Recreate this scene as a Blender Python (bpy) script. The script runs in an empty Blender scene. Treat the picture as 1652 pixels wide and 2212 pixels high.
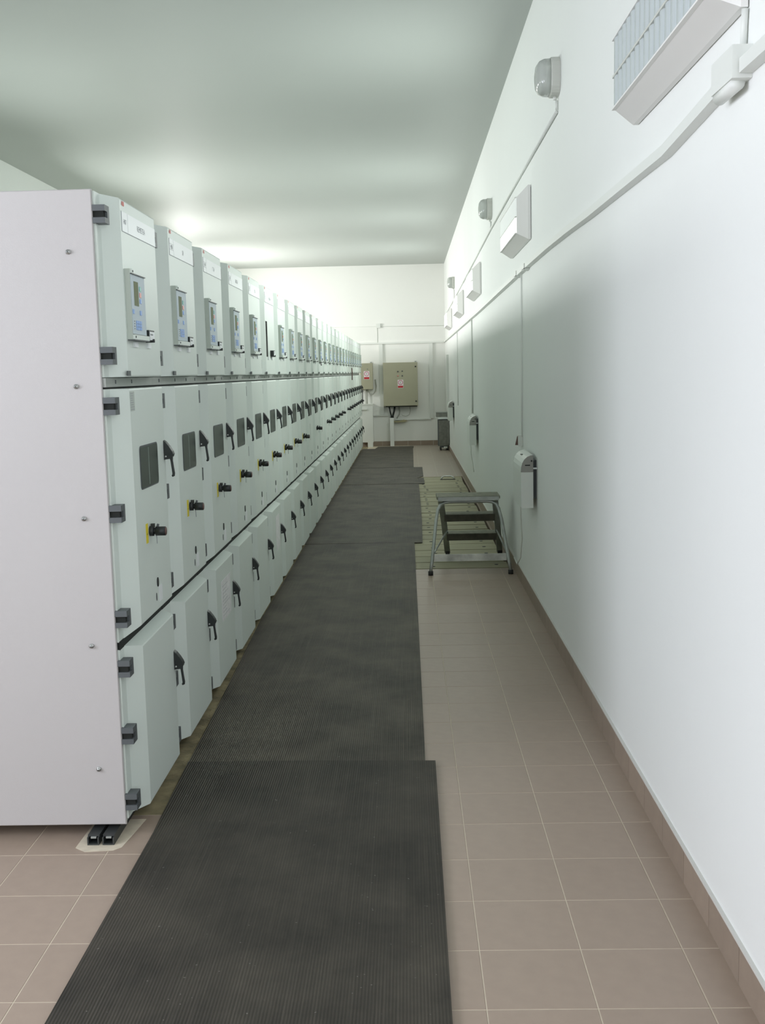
import bpy, bmesh, math, random
from mathutils import Vector, Matrix

random.seed(7)
S = bpy.context.scene
COL = S.collection

# ---------------------------------------------------------------- camera, world, lights, exposure
F_PX, YAW, PITCH, ROLL, EYE = 2316.64, 0.0257, 0.1289, -0.0233, 1.6949
cam = bpy.data.cameras.new('camera')
cam.sensor_fit = 'VERTICAL'; cam.sensor_height = 36.0
cam.lens = F_PX / 2212.0 * 36.0
cam.clip_start = 0.05; cam.clip_end = 200
camo = bpy.data.objects.new('camera', cam); COL.objects.link(camo)
fwd = Vector((-math.sin(YAW) * math.cos(PITCH), math.cos(YAW) * math.cos(PITCH), -math.sin(PITCH)))
rgt = Vector((math.cos(YAW), math.sin(YAW), 0)); upv = rgt.cross(fwd)
r2 = math.cos(ROLL) * rgt + math.sin(ROLL) * upv
u2 = -math.sin(ROLL) * rgt + math.cos(ROLL) * upv
M = Matrix((r2, u2, -fwd)).transposed().to_4x4()
M.translation = (0, 0, EYE)
camo.matrix_world = M
S.camera = camo

W = bpy.data.worlds.new('sky'); S.world = W; W.use_nodes = True
bg = W.node_tree.nodes['Background']
bg.inputs[0].default_value = (0.62, 0.74, 0.84, 1); bg.inputs[1].default_value = 1.0

S.view_settings.view_transform = 'Standard'
S.view_settings.look = 'None'
S.view_settings.gamma = 1.0
S.view_settings.use_curve_mapping = False
S.view_settings.exposure = -2.40
try:
    S.cycles.diffuse_bounces = 8; S.cycles.max_bounces = 12
    S.cycles.caustics_reflective = False
except Exception:
    pass

XR, YF, XL, ZC, YN = 0.892, 25.10, -4.475, 4.146, -5.0     # right wall, far wall, left wall, ceiling, near wall
# left wall windows, from the third on made up in place of unseen lamps: centre along the wall, half width, sill, head, power, colour
WINDOWS_AND_FILLS = [(-2.6, 1.2, 1.30, 3.20, 860, (0.87, 0.895, 1.0), 0, 180),
           (1.3, 1.2, 1.30, 3.20, 860, (0.87, 0.895, 1.0), 0, 180),
           (5.0, 1.1, 2.35, 2.95, 90, (0.95, 0.99, 0.98), 0, 140),  # added to brighten the upper right wall
           (9.0, 1.1, 2.35, 2.95, 270, (0.95, 1.0, 0.965), 0, 140),
           (13.4, 1.1, 2.35, 2.95, 420, (0.97, 1.0, 0.965), 0, 140),
           (17.8, 1.1, 2.35, 2.95, 480, (1.0, 0.98, 0.96), 0, 150),
           (22.2, 1.1, 2.30, 3.20, 1000, (1.0, 0.98, 0.955), 0, 180)]
for i, (yc, hw, z0, z1, pw, c, tilt, spread) in enumerate(WINDOWS_AND_FILLS):
    # daylight through the first two openings, added fill light through the others
    L = bpy.data.lights.new('window_daylight', 'AREA'); L.shape = 'RECTANGLE'
    L.size = 2 * hw - 0.12; L.size_y = z1 - z0 - 0.12; L.energy = pw; L.color = c
    L.spread = math.radians(spread)
    lo = bpy.data.objects.new('window_daylight', L); COL.objects.link(lo)
    lo.rotation_euler = (math.radians(90 + tilt), 0, math.radians(-90))
    lo.location = (XL - 0.10, yc, (z0 + z1) / 2)
# unseen right wall window, added to brighten the nearest doors and bevels: y0, y1, sill, head
RW = (-2.6, 0.2, 1.85, 3.15)
L = bpy.data.lights.new('window_daylight', 'AREA'); L.shape = 'RECTANGLE'
L.size = RW[1] - RW[0] - 0.12; L.size_y = RW[3] - RW[2] - 0.12; L.energy = 560; L.color = (0.94, 0.98, 1.0)
lo = bpy.data.objects.new('window_daylight', L); COL.objects.link(lo)
lo.rotation_euler = (math.radians(90), 0, math.radians(90)); lo.location = (XR + 0.10, (RW[0] + RW[1]) / 2, (RW[2] + RW[3]) / 2)


# ---------------------------------------------------------------- materials
def mat(name, col, rough=0.5, metal=0.0, var=0.0, vscale=4.0, bump=0.0, bscale=60.0, spec=0.5, rnd=0.0, alpha=None):
    m = bpy.data.materials.new(name); m.use_nodes = True
    nt = m.node_tree; N = nt.nodes; K = nt.links; b = N['Principled BSDF']
    b.inputs['Roughness'].default_value = rough; b.inputs['Metallic'].default_value = metal
    b.inputs['Specular IOR Level'].default_value = spec
    c4 = (*col, 1)
    b.inputs['Base Color'].default_value = c4
    tc = N.new('ShaderNodeTexCoord')
    out = None
    if var > 0:
        nz = N.new('ShaderNodeTexNoise'); nz.inputs['Scale'].default_value = vscale; nz.inputs['Detail'].default_value = 5
        K.new(tc.outputs['Object'], nz.inputs['Vector'])
        rp = N.new('ShaderNodeValToRGB')
        rp.color_ramp.elements[0].position = 0.3; rp.color_ramp.elements[1].position = 0.7
        rp.color_ramp.elements[0].color = tuple(max(0, x * (1 - var)) for x in col) + (1,)
        rp.color_ramp.elements[1].color = tuple(min(1, x * (1 + var)) for x in col) + (1,)
        K.new(nz.outputs['Fac'], rp.inputs['Fac']); out = rp.outputs['Color']
    if rnd > 0:
        oi = N.new('ShaderNodeObjectInfo'); mr = N.new('ShaderNodeMapRange')
        mr.inputs['To Min'].default_value = 1 - rnd; mr.inputs['To Max'].default_value = 1 + rnd
        K.new(oi.outputs['Random'], mr.inputs['Value'])
        hs = N.new('ShaderNodeHueSaturation'); K.new(mr.outputs['Result'], hs.inputs['Value'])
        if out: K.new(out, hs.inputs['Color'])
        else: hs.inputs['Color'].default_value = c4
        out = hs.outputs['Color']
    if out: K.new(out, b.inputs['Base Color'])
    if bump > 0:
        n2 = N.new('ShaderNodeTexNoise'); n2.inputs['Scale'].default_value = bscale; n2.inputs['Detail'].default_value = 3
        K.new(tc.outputs['Object'], n2.inputs['Vector'])
        bp = N.new('ShaderNodeBump'); bp.inputs['Strength'].default_value = bump; bp.inputs['Distance'].default_value = 0.01
        K.new(n2.outputs['Fac'], bp.inputs['Height']); K.new(bp.outputs['Normal'], b.inputs['Normal'])
    return m


M_WALL = mat('wall_paint', (0.82, 0.835, 0.82), 0.75, var=0.012, vscale=0.8, bump=0.06, bscale=40, spec=0.25)
M_FARW = mat('far_wall_paint', (0.84, 0.845, 0.82), 0.75, var=0.012, vscale=0.8, bump=0.06, bscale=40, spec=0.25)
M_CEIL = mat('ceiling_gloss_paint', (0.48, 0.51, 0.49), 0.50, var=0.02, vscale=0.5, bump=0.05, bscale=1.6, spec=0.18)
M_TILE = mat('beige_tile', (0.350, 0.272, 0.217), 0.42, var=0.035, vscale=18, rnd=0.025, bump=0.05, bscale=30)
M_BASE = mat('brown_tile', (0.30, 0.235, 0.185), 0.45, var=0.05, vscale=18, rnd=0.06)
M_GROUT = mat('cream_grout', (0.60, 0.53, 0.42), 0.9, var=0.08, vscale=30)
M_CAULK = mat('white_caulk', (0.62, 0.61, 0.58), 0.7)
M_PIT = mat('trench_dark', (0.03, 0.028, 0.022), 0.9)
M_DIRT = mat('dirty_screed', (0.25, 0.21, 0.12), 0.9, var=0.45, vscale=9, bump=0.4, bscale=30)
M_CAB = mat('mint_grey_enamel', (0.67, 0.735, 0.69), 0.42, var=0.012, vscale=2.0, bump=0.03, bscale=220)
M_CABD = mat('cabinet_body_enamel', (0.46, 0.51, 0.47), 0.5)
M_END = mat('end_panel_enamel', (0.46, 0.44, 0.437), 0.42, var=0.012, vscale=2.0, bump=0.05, bscale=260)
M_RAIL = mat('galvanised_rail', (0.36, 0.38, 0.36), 0.45, 0.3, var=0.08, vscale=10)
M_BLACK = mat('black_plastic', (0.018, 0.022, 0.022), 0.45)
M_HINGE = mat('grey_hinge', (0.085, 0.095, 0.10), 0.5)
M_GAP = mat('dark_gap', (0.01, 0.012, 0.01), 0.9)
M_WHITE = mat('white_plate', (0.80, 0.83, 0.84), 0.4)
M_RED = mat('red_print', (0.72, 0.10, 0.08), 0.5)
M_YEL = mat('yellow_label', (0.72, 0.60, 0.03), 0.5)
M_GREYPR = mat('grey_print', (0.33, 0.35, 0.37), 0.6)
M_RELAY = mat('relay_face', (0.50, 0.58, 0.63), 0.55)
M_RELSIDE = mat('relay_side', (0.47, 0.52, 0.47), 0.4)
M_LCD = mat('olive_display', (0.22, 0.245, 0.15), 0.7, spec=0.15)
M_BLUE = mat('blue_keys', (0.18, 0.33, 0.68), 0.4)
M_GREEN = mat('green_key', (0.12, 0.42, 0.36), 0.4)
M_PINK = mat('red_key', (0.70, 0.25, 0.22), 0.4)
M_GLASS = mat('dark_inspection_glass', (0.040, 0.052, 0.044), 0.25, spec=0.28)
M_REFL = mat('glass_inner_strip', (0.25, 0.30, 0.27), 0.3)
M_STEEL = mat('screw_steel', (0.62, 0.63, 0.62), 0.3, 0.9)
M_CHAN = mat('dark_steel_channel', (0.06, 0.065, 0.065), 0.45, 0.5)
M_ALU = mat('worn_aluminium', (0.40, 0.42, 0.40), 0.38, 0.55, var=0.15, vscale=14, bump=0.1, bscale=60)
M_TREAD = mat('dusty_tread', (0.20, 0.20, 0.155), 0.8, var=0.25, vscale=22)
M_TREADF = mat('tread_edge', (0.075, 0.07, 0.05), 0.8, var=0.2, vscale=22)  # tread fronts, darker than the tread tops
M_PAINTBAR = mat('paint_splashed_bar', (0.64, 0.64, 0.61), 0.6, var=0.35, vscale=9)
M_RUBBER = mat('rubber_foot', (0.03, 0.03, 0.03), 0.8)
M_PVC = mat('white_pvc', (0.74, 0.76, 0.73), 0.45)
M_HEAT = mat('heater_shell', (0.74, 0.765, 0.73), 0.4)
M_HEATC = mat('heater_end_cap', (0.33, 0.32, 0.30), 0.5)
M_BULK = mat('bulkhead_shell', (0.58, 0.59, 0.55), 0.4)
M_LAMP = mat('lamp_tray', (0.80, 0.79, 0.775), 0.45)
M_BOX = mat('beige_enclosure', (0.40, 0.385, 0.28), 0.5, var=0.02, vscale=3)
M_MESH = mat('dusty_grey_steel', (0.20, 0.20, 0.18), 0.6, 0.2, var=0.2, vscale=15)
M_SIGNR = mat('sign_ring', (0.50, 0.12, 0.22), 0.5)
M_SIGNB = mat('sign_bar', (0.52, 0.02, 0.03), 0.5)
M_SIGNW = mat('sign_white', (0.86, 0.78, 0.80), 0.5)
M_WEDGE = mat('olive_offcut', (0.36, 0.33, 0.20), 0.7)
M_HOSE = mat('grey_hose', (0.45, 0.46, 0.42), 0.6)
M_PAPER = mat('paper_sheet', (0.70, 0.70, 0.70), 0.8, var=0.10, vscale=30)
M_TAGPAPER = mat('white_paper_tag', (0.85, 0.87, 0.88), 0.7)  # plain white paper, paler than the sheets
M_FRAME = mat('window_frame_white', (0.75, 0.76, 0.75), 0.4)
M_DARKRED = mat('dark_red_strap', (0.13, 0.07, 0.06), 0.6)


def prismatic():
    m = mat('prismatic_cover', (0.66, 0.72, 0.745), 0.10, spec=0.9)
    b = m.node_tree.nodes['Principled BSDF']
    b.inputs['Transmission Weight'].default_value = 0.25
    b.inputs['Coat Weight'].default_value = 0.5
    return m


M_PRISM = prismatic()


def lit(name, strength):
    m = mat(name, (0.78, 0.80, 0.79), 0.2, spec=0.6)
    b = m.node_tree.nodes['Principled BSDF']
    b.inputs['Emission Color'].default_value = (0.96, 1.0, 0.98, 1); b.inputs['Emission Strength'].default_value = strength
    return m


M_LIT = [lit('lit_cover_bright', 6.0), lit('lit_cover_dim', 0.9)]


def bulk_glass():
    m = mat('bulkhead_glass', (0.66, 0.69, 0.66), 0.10, spec=0.6)
    m.node_tree.nodes['Principled BSDF'].inputs['Transmission Weight'].default_value = 0.35
    return m


M_BGLASS = bulk_glass()


def ribbed_rubber(name, k):
    m = bpy.data.materials.new(name); m.use_nodes = True
    nt = m.node_tree; N = nt.nodes; K = nt.links; b = N['Principled BSDF']
    tc = N.new('ShaderNodeTexCoord')
    # fine lengthwise ribs
    wv = N.new('ShaderNodeTexWave'); wv.wave_type = 'BANDS'; wv.bands_direction = 'X'
    wv.inputs['Scale'].default_value = 33; wv.inputs['Distortion'].default_value = 0.15
    wv.inputs['Detail'].default_value = 1.0; wv.inputs['Detail Scale'].default_value = 0.5
    K.new(tc.outputs['Object'], wv.inputs['Vector'])
    n1 = N.new('ShaderNodeTexNoise'); n1.inputs['Scale'].default_value = 2.6; n1.inputs['Detail'].default_value = 7
    n1.inputs['Roughness'].default_value = 0.62
    K.new(tc.outputs['Object'], n1.inputs['Vector'])
    r1 = N.new('ShaderNodeValToRGB')
    r1.color_ramp.elements[0].position = 0.34; r1.color_ramp.elements[1].position = 0.72
    r1.color_ramp.elements[0].color = (0.038 * k, 0.033 * k, 0.0245 * k, 1); r1.color_ramp.elements[1].color = (0.130 * k, 0.113 * k, 0.085 * k, 1)
    K.new(n1.outputs['Fac'], r1.inputs['Fac'])
    mp = N.new('ShaderNodeMapping'); mp.inputs['Scale'].default_value = (130, 1.2, 1)
    K.new(tc.outputs['Object'], mp.inputs['Vector'])
    n2 = N.new('ShaderNodeTexNoise'); n2.inputs['Scale'].default_value = 1.0; n2.inputs['Detail'].default_value = 2
    K.new(mp.outputs['Vector'], n2.inputs['Vector'])
    r2_ = N.new('ShaderNodeValToRGB')
    r2_.color_ramp.elements[0].position = 0.5; r2_.color_ramp.elements[1].position = 0.75
    r2_.color_ramp.elements[0].color = (0, 0, 0, 1); r2_.color_ramp.elements[1].color = (0.4, 0.4, 0.4, 1)
    K.new(n2.outputs['Fac'], r2_.inputs['Fac'])
    mx = N.new('ShaderNodeMix'); mx.data_type = 'RGBA'
    K.new(r2_.outputs['Color'], mx.inputs['Factor']); K.new(r1.outputs['Color'], mx.inputs['A'])
    mx.inputs['B'].default_value = (0.16 * k, 0.14 * k, 0.11 * k, 1)
    # sparse pale specks of dust
    n3 = N.new('ShaderNodeTexNoise'); n3.inputs['Scale'].default_value = 70; n3.inputs['Detail'].default_value = 1
    K.new(tc.outputs['Object'], n3.inputs['Vector'])
    r3 = N.new('ShaderNodeValToRGB')
    r3.color_ramp.elements[0].position = 0.775; r3.color_ramp.elements[1].position = 0.80
    r3.color_ramp.elements[0].color = (0, 0, 0, 1); r3.color_ramp.elements[1].color = (0.5, 0.5, 0.5, 1)
    K.new(n3.outputs['Fac'], r3.inputs['Fac'])
    m2 = N.new('ShaderNodeMix'); m2.data_type = 'RGBA'
    K.new(r3.outputs['Color'], m2.inputs['Factor']); K.new(mx.outputs['Result'], m2.inputs['A'])
    m2.inputs['B'].default_value = (0.28, 0.27, 0.24, 1)
    mrr = N.new('ShaderNodeMapRange'); mrr.inputs['To Min'].default_value = 0.74; mrr.inputs['To Max'].default_value = 1.16
    K.new(wv.outputs['Fac'], mrr.inputs['Value'])
    hv = N.new('ShaderNodeHueSaturation'); K.new(mrr.outputs['Result'], hv.inputs['Value'])
    K.new(m2.outputs['Result'], hv.inputs['Color']); K.new(hv.outputs['Color'], b.inputs['Base Color'])
    b.inputs['Roughness'].default_value = 0.62; b.inputs['Specular IOR Level'].default_value = 0.4
    bp = N.new('ShaderNodeBump'); bp.inputs['Strength'].default_value = 0.6; bp.inputs['Distance'].default_value = 0.002
    K.new(wv.outputs['Fac'], bp.inputs['Height']); K.new(bp.outputs['Normal'], b.inputs['Normal'])
    return m


M_MAT = ribbed_rubber('dusty_ribbed_rubber', 0.9)
M_MATN = ribbed_rubber('dark_ribbed_rubber', 0.50)


def plywood():
    m = bpy.data.materials.new('dusty_board'); m.use_nodes = True
    nt = m.node_tree; N = nt.nodes; K = nt.links; b = N['Principled BSDF']
    tc = N.new('ShaderNodeTexCoord')
    mp = N.new('ShaderNodeMapping'); mp.inputs['Scale'].default_value = (1.5, 22, 22)
    K.new(tc.outputs['Object'], mp.inputs['Vector'])
    n = N.new('ShaderNodeTexNoise'); n.inputs['Scale'].default_value = 1.6; n.inputs['Detail'].default_value = 6
    K.new(mp.outputs['Vector'], n.inputs['Vector'])
    r = N.new('ShaderNodeValToRGB')
    r.color_ramp.elements[0].position = 0.3; r.color_ramp.elements[1].position = 0.72
    r.color_ramp.elements[0].color = (0.29, 0.268, 0.172, 1); r.color_ramp.elements[1].color = (0.41, 0.385, 0.265, 1)
    K.new(n.outputs['Fac'], r.inputs['Fac'])
    oi = N.new('ShaderNodeObjectInfo'); mr = N.new('ShaderNodeMapRange')
    mr.inputs['To Min'].default_value = 0.90; mr.inputs['To Max'].default_value = 1.1
    K.new(oi.outputs['Random'], mr.inputs['Value'])
    hs = N.new('ShaderNodeHueSaturation'); K.new(mr.outputs['Result'], hs.inputs['Value'])
    K.new(r.outputs['Color'], hs.inputs['Color']); K.new(hs.outputs['Color'], b.inputs['Base Color'])
    b.inputs['Roughness'].default_value = 0.7
    return m


M_PLY = plywood()


def tile_field():
    m = bpy.data.materials.new('tile_field'); m.use_nodes = True
    nt = m.node_tree; N = nt.nodes; K = nt.links; b = N['Principled BSDF']
    tc = N.new('ShaderNodeTexCoord')
    mp = N.new('ShaderNodeMapping'); mp.inputs['Location'].default_value = (-0.1792, -0.0055, 0)
    K.new(tc.outputs['Object'], mp.inputs['Vector'])
    br = N.new('ShaderNodeTexBrick'); br.offset = 0.0; br.inputs['Scale'].default_value = 1.0
    br.inputs['Brick Width'].default_value = 0.297; br.inputs['Row Height'].default_value = 0.297
    br.inputs['Mortar Size'].default_value = 0.002; br.inputs['Mortar Smooth'].default_value = 0.1
    br.inputs['Color1'].default_value = (0.35, 0.29, 0.238, 1); br.inputs['Color2'].default_value = (0.37, 0.31, 0.252, 1)
    br.inputs['Mortar'].default_value = (0.47, 0.45, 0.36, 1)
    K.new(mp.outputs['Vector'], br.inputs['Vector']); K.new(br.outputs['Color'], b.inputs['Base Color'])
    b.inputs['Roughness'].default_value = 0.42
    return m


M_FIELD = tile_field()


# ---------------------------------------------------------------- mesh helpers
class MB:
    """collects faces, each with a material, and builds one mesh"""
    def __init__(s): s.v = []; s.f = []; s.m = []; s.mats = []; s.sm = []

    def mi(s, m):
        if m not in s.mats: s.mats.append(m)
        return s.mats.index(m)

    def add(s, vs, fs, m, smooth=False):
        o = len(s.v); s.v += [tuple(v) for v in vs]; k = s.mi(m)
        for f in fs: s.f.append([i + o for i in f]); s.m.append(k); s.sm.append(smooth)
        return s

    def box(s, x0, x1, y0, y1, z0, z1, m):
        vs = [(x, y, z) for z in (z0, z1) for y in (y0, y1) for x in (x0, x1)]
        return s.add(vs, [(0, 2, 3, 1), (4, 5, 7, 6), (0, 1, 5, 4), (2, 6, 7, 3), (0, 4, 6, 2), (1, 3, 7, 5)], m)

    def loft(s, rings, m, caps=True, smooth=False):
        n = len(rings[0]); vs = [p for r in rings for p in r]; fs = []
        for a in range(len(rings) - 1):
            for i in range(n):
                j = (i + 1) % n
                fs.append((a * n + i, a * n + j, (a + 1) * n + j, (a + 1) * n + i))
        if caps:
            fs.append(tuple(range(n - 1, -1, -1))); fs.append(tuple((len(rings) - 1) * n + i for i in range(n)))
        return s.add(vs, fs, m, smooth)

    def tube(s, pts, r, m, n=10, caps=True):
        pts = [Vector(p) for p in pts]; rings = []; prev = None
        for i, p in enumerate(pts):
            if i == 0: t = pts[1] - p
            elif i == len(pts) - 1: t = p - pts[i - 1]
            else: t = (pts[i + 1] - p).normalized() + (p - pts[i - 1]).normalized()
            t.normalize()
            if prev is None:
                a = Vector((0, 0, 1)) if abs(t.z) < 0.9 else Vector((1, 0, 0))
                u = t.cross(a).normalized()
            else:
                u = (prev - t * prev.dot(t)).normalized()
            prev = u; w = t.cross(u)
            rr = r[i] if isinstance(r, (list, tuple)) else r
            rings.append([p + rr * (math.cos(2 * math.pi * k / n) * u + math.sin(2 * math.pi * k / n) * w) for k in range(n)])
        return s.loft(rings, m, caps, True)

    def cyl(s, p0, p1, r, m, n=14): return s.tube([p0, p1], r, m, n)

    def prism(s, poly, axis, a0, a1, m, smooth=False):
        """poly: list of 2D points; extruded along axis ('X','Y','Z') from a0 to a1"""
        def P(u, v, a): return {'X': (a, u, v), 'Y': (u, a, v), 'Z': (u, v, a)}[axis]
        return s.loft([[P(u, v, a0) for u, v in poly], [P(u, v, a1) for u, v in poly]], m, True, smooth)

    def mesh(s, name):
        me = bpy.data.meshes.new(name); me.from_pydata(s.v, [], s.f)
        for m in s.mats: me.materials.append(m)
        for p, k, q in zip(me.polygons, s.m, s.sm): p.material_index = k; p.use_smooth = q
        bm = bmesh.new(); bm.from_mesh(me); bmesh.ops.recalc_face_normals(bm, faces=bm.faces); bm.to_mesh(me); bm.free()
        me.update(); return me


def put(name, me, parent=None, loc=(0, 0, 0), **props):
    if isinstance(me, MB): me = me.mesh(name)
    o = bpy.data.objects.new(name, me); COL.objects.link(o)
    o.location = loc
    if parent: o.parent = parent
    for k, v in props.items(): o[k] = v
    return o


def thing(name, label, cat, loc=(0, 0, 0), group=None):
    o = bpy.data.objects.new(name, None); COL.objects.link(o); o.location = loc
    o.empty_display_size = 0.05
    o['label'] = label; o['category'] = cat
    if group: o['group'] = group
    return o


def struct(name, me, loc=(0, 0, 0)):
    return put(name, me, None, loc, kind='structure')


def text_into(mb, body, size, m, place, align='CENTER', bold=0.0):
    cu = bpy.data.curves.new('t', 'FONT'); cu.body = body; cu.size = size; cu.align_x = align; cu.align_y = 'CENTER'
    cu.resolution_u = 2; cu.offset = bold
    o = bpy.data.objects.new('t', cu); COL.objects.link(o)
    bpy.context.view_layer.update()
    me = bpy.data.meshes.new_from_object(o.evaluated_get(bpy.context.evaluated_depsgraph_get()))
    mb.add([place(v.co.x, v.co.y) for v in me.vertices], [list(p.vertices) for p in me.polygons], m)
    bpy.data.objects.remove(o); bpy.data.curves.remove(cu); bpy.data.meshes.remove(me)


def rounded(u0, u1, v0, v1, r, n=4):
    pts = []
    for cx, cy, a0 in ((u1 - r, v1 - r, 0), (u0 + r, v1 - r, 90), (u0 + r, v0 + r, 180), (u1 - r, v0 + r, 270)):
        for k in range(n + 1):
            a = math.radians(a0 + 90 * k / n); pts.append((cx + r * math.cos(a), cy + r * math.sin(a)))
    return pts


# ---------------------------------------------------------------- room shell
# floor: grout bed (with the board-covered trench as a pit), tiles as separate pieces
TY0, TY1 = 9.158, 17.40
fb = MB()
fb.box(XL, 0.03, YN, YF, -0.12, -0.0011, M_GROUT)
fb.box(0.03, XR, YN, TY0, -0.12, -0.0011, M_GROUT)
fb.box(0.03, XR, TY1, YF, -0.12, -0.0011, M_GROUT)
fb.box(0.03, XR, TY0, TY1, -0.12, -0.07, M_PIT)
floor = struct('floor', fb)


def tile_mesh(sx, sy):
    b = 0.0015; g = 0.0015
    x0, x1, y0, y1 = g, sx - g, g, sy - g
    mb = MB()
    mb.loft([[(x0, y0, -0.004), (x1, y0, -0.004), (x1, y1, -0.004), (x0, y1, -0.004)],
             [(x0, y0, -0.0008), (x1, y0, -0.0008), (x1, y1, -0.0008), (x0, y1, -0.0008)],
             [(x0 + b, y0 + b, 0), (x1 - b, y0 + b, 0), (x1 - b, y1 - b, 0), (x0 + b, y1 - b, 0)]], M_TILE)
    return mb.mesh('tile')


T = 0.297
_tm = {}


def tile(x, y, sx, sy):
    key = (round(sx, 4), round(sy, 4))
    if key not in _tm: _tm[key] = tile_mesh(sx, sy)
    o = put('tile', _tm[key], floor, (x, y, 0))
    return o


cols_r = [(0.1792 - T, T), (0.1792, T), (0.1792 + T, T), (0.1792 + 2 * T, XR - 0.1792 - 2 * T)]
rows = []
y = 2.6785 - 5 * T
while y < TY0 - 0.02:
    rows.append((y, min(T, TY0 - y))); y += T
for (yy, sy) in rows:
    for (xx, sx) in cols_r: tile(xx, yy, sx, sy)
lrow = 3.645 - 7 * 0.305
for k in range(8):
    yy = lrow + 0.305 * k; sy = 0.305 if k < 7 else 3.99 - yy
    for c in range(7):
        x1 = -1.118 - T * (c - 1)
        if c == 0: tile(-1.118, yy, 0.175, sy)
        else: tile(x1 - T, yy, T, sy)
# tiles that lie too far off, or out of view, stay one flat field
fl = MB()
fl.box(0.03, XR, TY1 + 0.004, YF, -0.004, 0.0, M_FIELD)
fl.box(-0.12, XR, YN, rows[0][0], -0.004, 0.0, M_FIELD)
fl.box(XL, -0.12, YN, lrow, -0.004, 0.0, M_FIELD)
fl.box(XL, -2.9 - 0.0, lrow, YF, -0.004, 0.0, M_FIELD)
fo = put('tile_field', fl, floor); fo['kind'] = 'stuff'

pa = MB(); pa.prism([(-1.245, 3.70), (-1.20, 3.665), (-1.10, 3.675), (-1.075, 3.70), (-1.062, 3.80), (-1.045, 3.95), (-1.24, 3.95)], 'Z', 0.0, 0.0008, M_GROUT)
put('mortar_smear', pa, floor)

# dirty screed strip in front of the cabinets
tr = MB()
N_ = 60
pts0 = [(-1.45, 3.99 + (YF - 3.99) * i / N_) for i in range(N_ + 1)]
tr.box(-1.45, -0.93, 3.992, YF - 0.02, -0.004, -0.001, M_DIRT)
struct('trim_1', tr)

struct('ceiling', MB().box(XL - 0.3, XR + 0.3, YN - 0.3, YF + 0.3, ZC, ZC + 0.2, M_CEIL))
wr = MB()
wr.box(XR, XR + 0.3, YN - 0.3, RW[0], -0.12, ZC, M_WALL).box(XR, XR + 0.3, RW[1], YF + 0.3, -0.12, ZC, M_WALL)
wr.box(XR, XR + 0.3, RW[0], RW[1], -0.12, RW[2], M_WALL).box(XR, XR + 0.3, RW[0], RW[1], RW[3], ZC, M_WALL)
struct('wall_right', wr)
struct('wall_far', MB().box(XL - 0.3, XR, YF, YF + 0.3, -0.12, ZC, M_FARW))
struct('wall_near', MB().box(XL - 0.3, XR, YN - 0.3, YN, -0.12, ZC, M_WALL))
fr = MB(); a, b2 = XR + 0.17, XR + 0.22
fr.box(a, b2, RW[0], RW[0] + .06, RW[2], RW[3], M_FRAME).box(a, b2, RW[1] - .06, RW[1], RW[2], RW[3], M_FRAME)
fr.box(a, b2, RW[0] + .06, RW[1] - .06, RW[2], RW[2] + .06, M_FRAME).box(a, b2, RW[0] + .06, RW[1] - .06, RW[3] - .06, RW[3], M_FRAME)
struct('window_8', fr)  # frame of the added right wall window
wl = MB()
ye = YN
for (yc, hw, z0, z1, pw, c, _t, _s) in WINDOWS_AND_FILLS:
    wl.box(XL - 0.3, XL, ye, yc - hw, -0.12, ZC, M_WALL)
    wl.box(XL - 0.3, XL, yc - hw, yc + hw, -0.12, z0, M_WALL)
    wl.box(XL - 0.3, XL, yc - hw, yc + hw, z1, ZC, M_WALL)
    ye = yc + hw
wl.box(XL - 0.3, XL, ye, YF, -0.12, ZC, M_WALL)
struct('wall_left', wl)
for i, (yc, hw, z0, z1, pw, c, _t, _s) in enumerate(WINDOWS_AND_FILLS):
    fr = MB(); a, b2 = XL - 0.22, XL - 0.17
    fr.box(a, b2, yc - hw, yc - hw + 0.06, z0, z1, M_FRAME); fr.box(a, b2, yc + hw - 0.06, yc + hw, z0, z1, M_FRAME)
    fr.box(a, b2, yc - hw + 0.06, yc + hw - 0.06, z0, z0 + 0.06, M_FRAME)
    fr.box(a, b2, yc - hw + 0.06, yc + hw - 0.06, z1 - 0.06, z1, M_FRAME)
    fr.box(a, b2, yc - 0.025, yc + 0.025, z0 + 0.06, z1 - 0.06, M_FRAME)
    struct('window_%d' % (i + 1), fr)  # frames from the third on belong to the made-up openings

# baseboards: brown tile pieces with a caulk line on top
BH = 0.108
bb = struct('baseboard_right', MB().box(XR - 0.012, XR, YN, YF, BH, BH + 0.006, M_CAULK))
bp_me = MB().box(XR - 0.012, XR, 0.0015, T - 0.0015, 0, BH, M_BASE).mesh('tile')
k = 0
yy = 2.6785 - 6 * T + 0.11
while yy < 12.5:
    put('tile', bp_me, bb, (0, yy, 0)); yy += T
put('tile', MB().box(XR - 0.012, XR, yy, YF - 0.012, 0, BH, M_BASE), bb)
put('tile', MB().box(XR - 0.012, XR, YN, 2.6785 - 6 * T + 0.108, 0, BH, M_BASE), bb)
bf = struct('baseboard_far', MB().box(-4.4, XR - 0.012, YF - 0.012, YF, BH, BH + 0.006, M_CAULK))
bf_me = MB().box(0.002, T - 0.002, YF - 0.012, YF, 0, BH, M_BASE).mesh('tile')
for k in range(18):
    x = XR - 0.012 - T * (k + 1)
    put('tile', bf_me, bf, (x, 0, 0))

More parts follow.
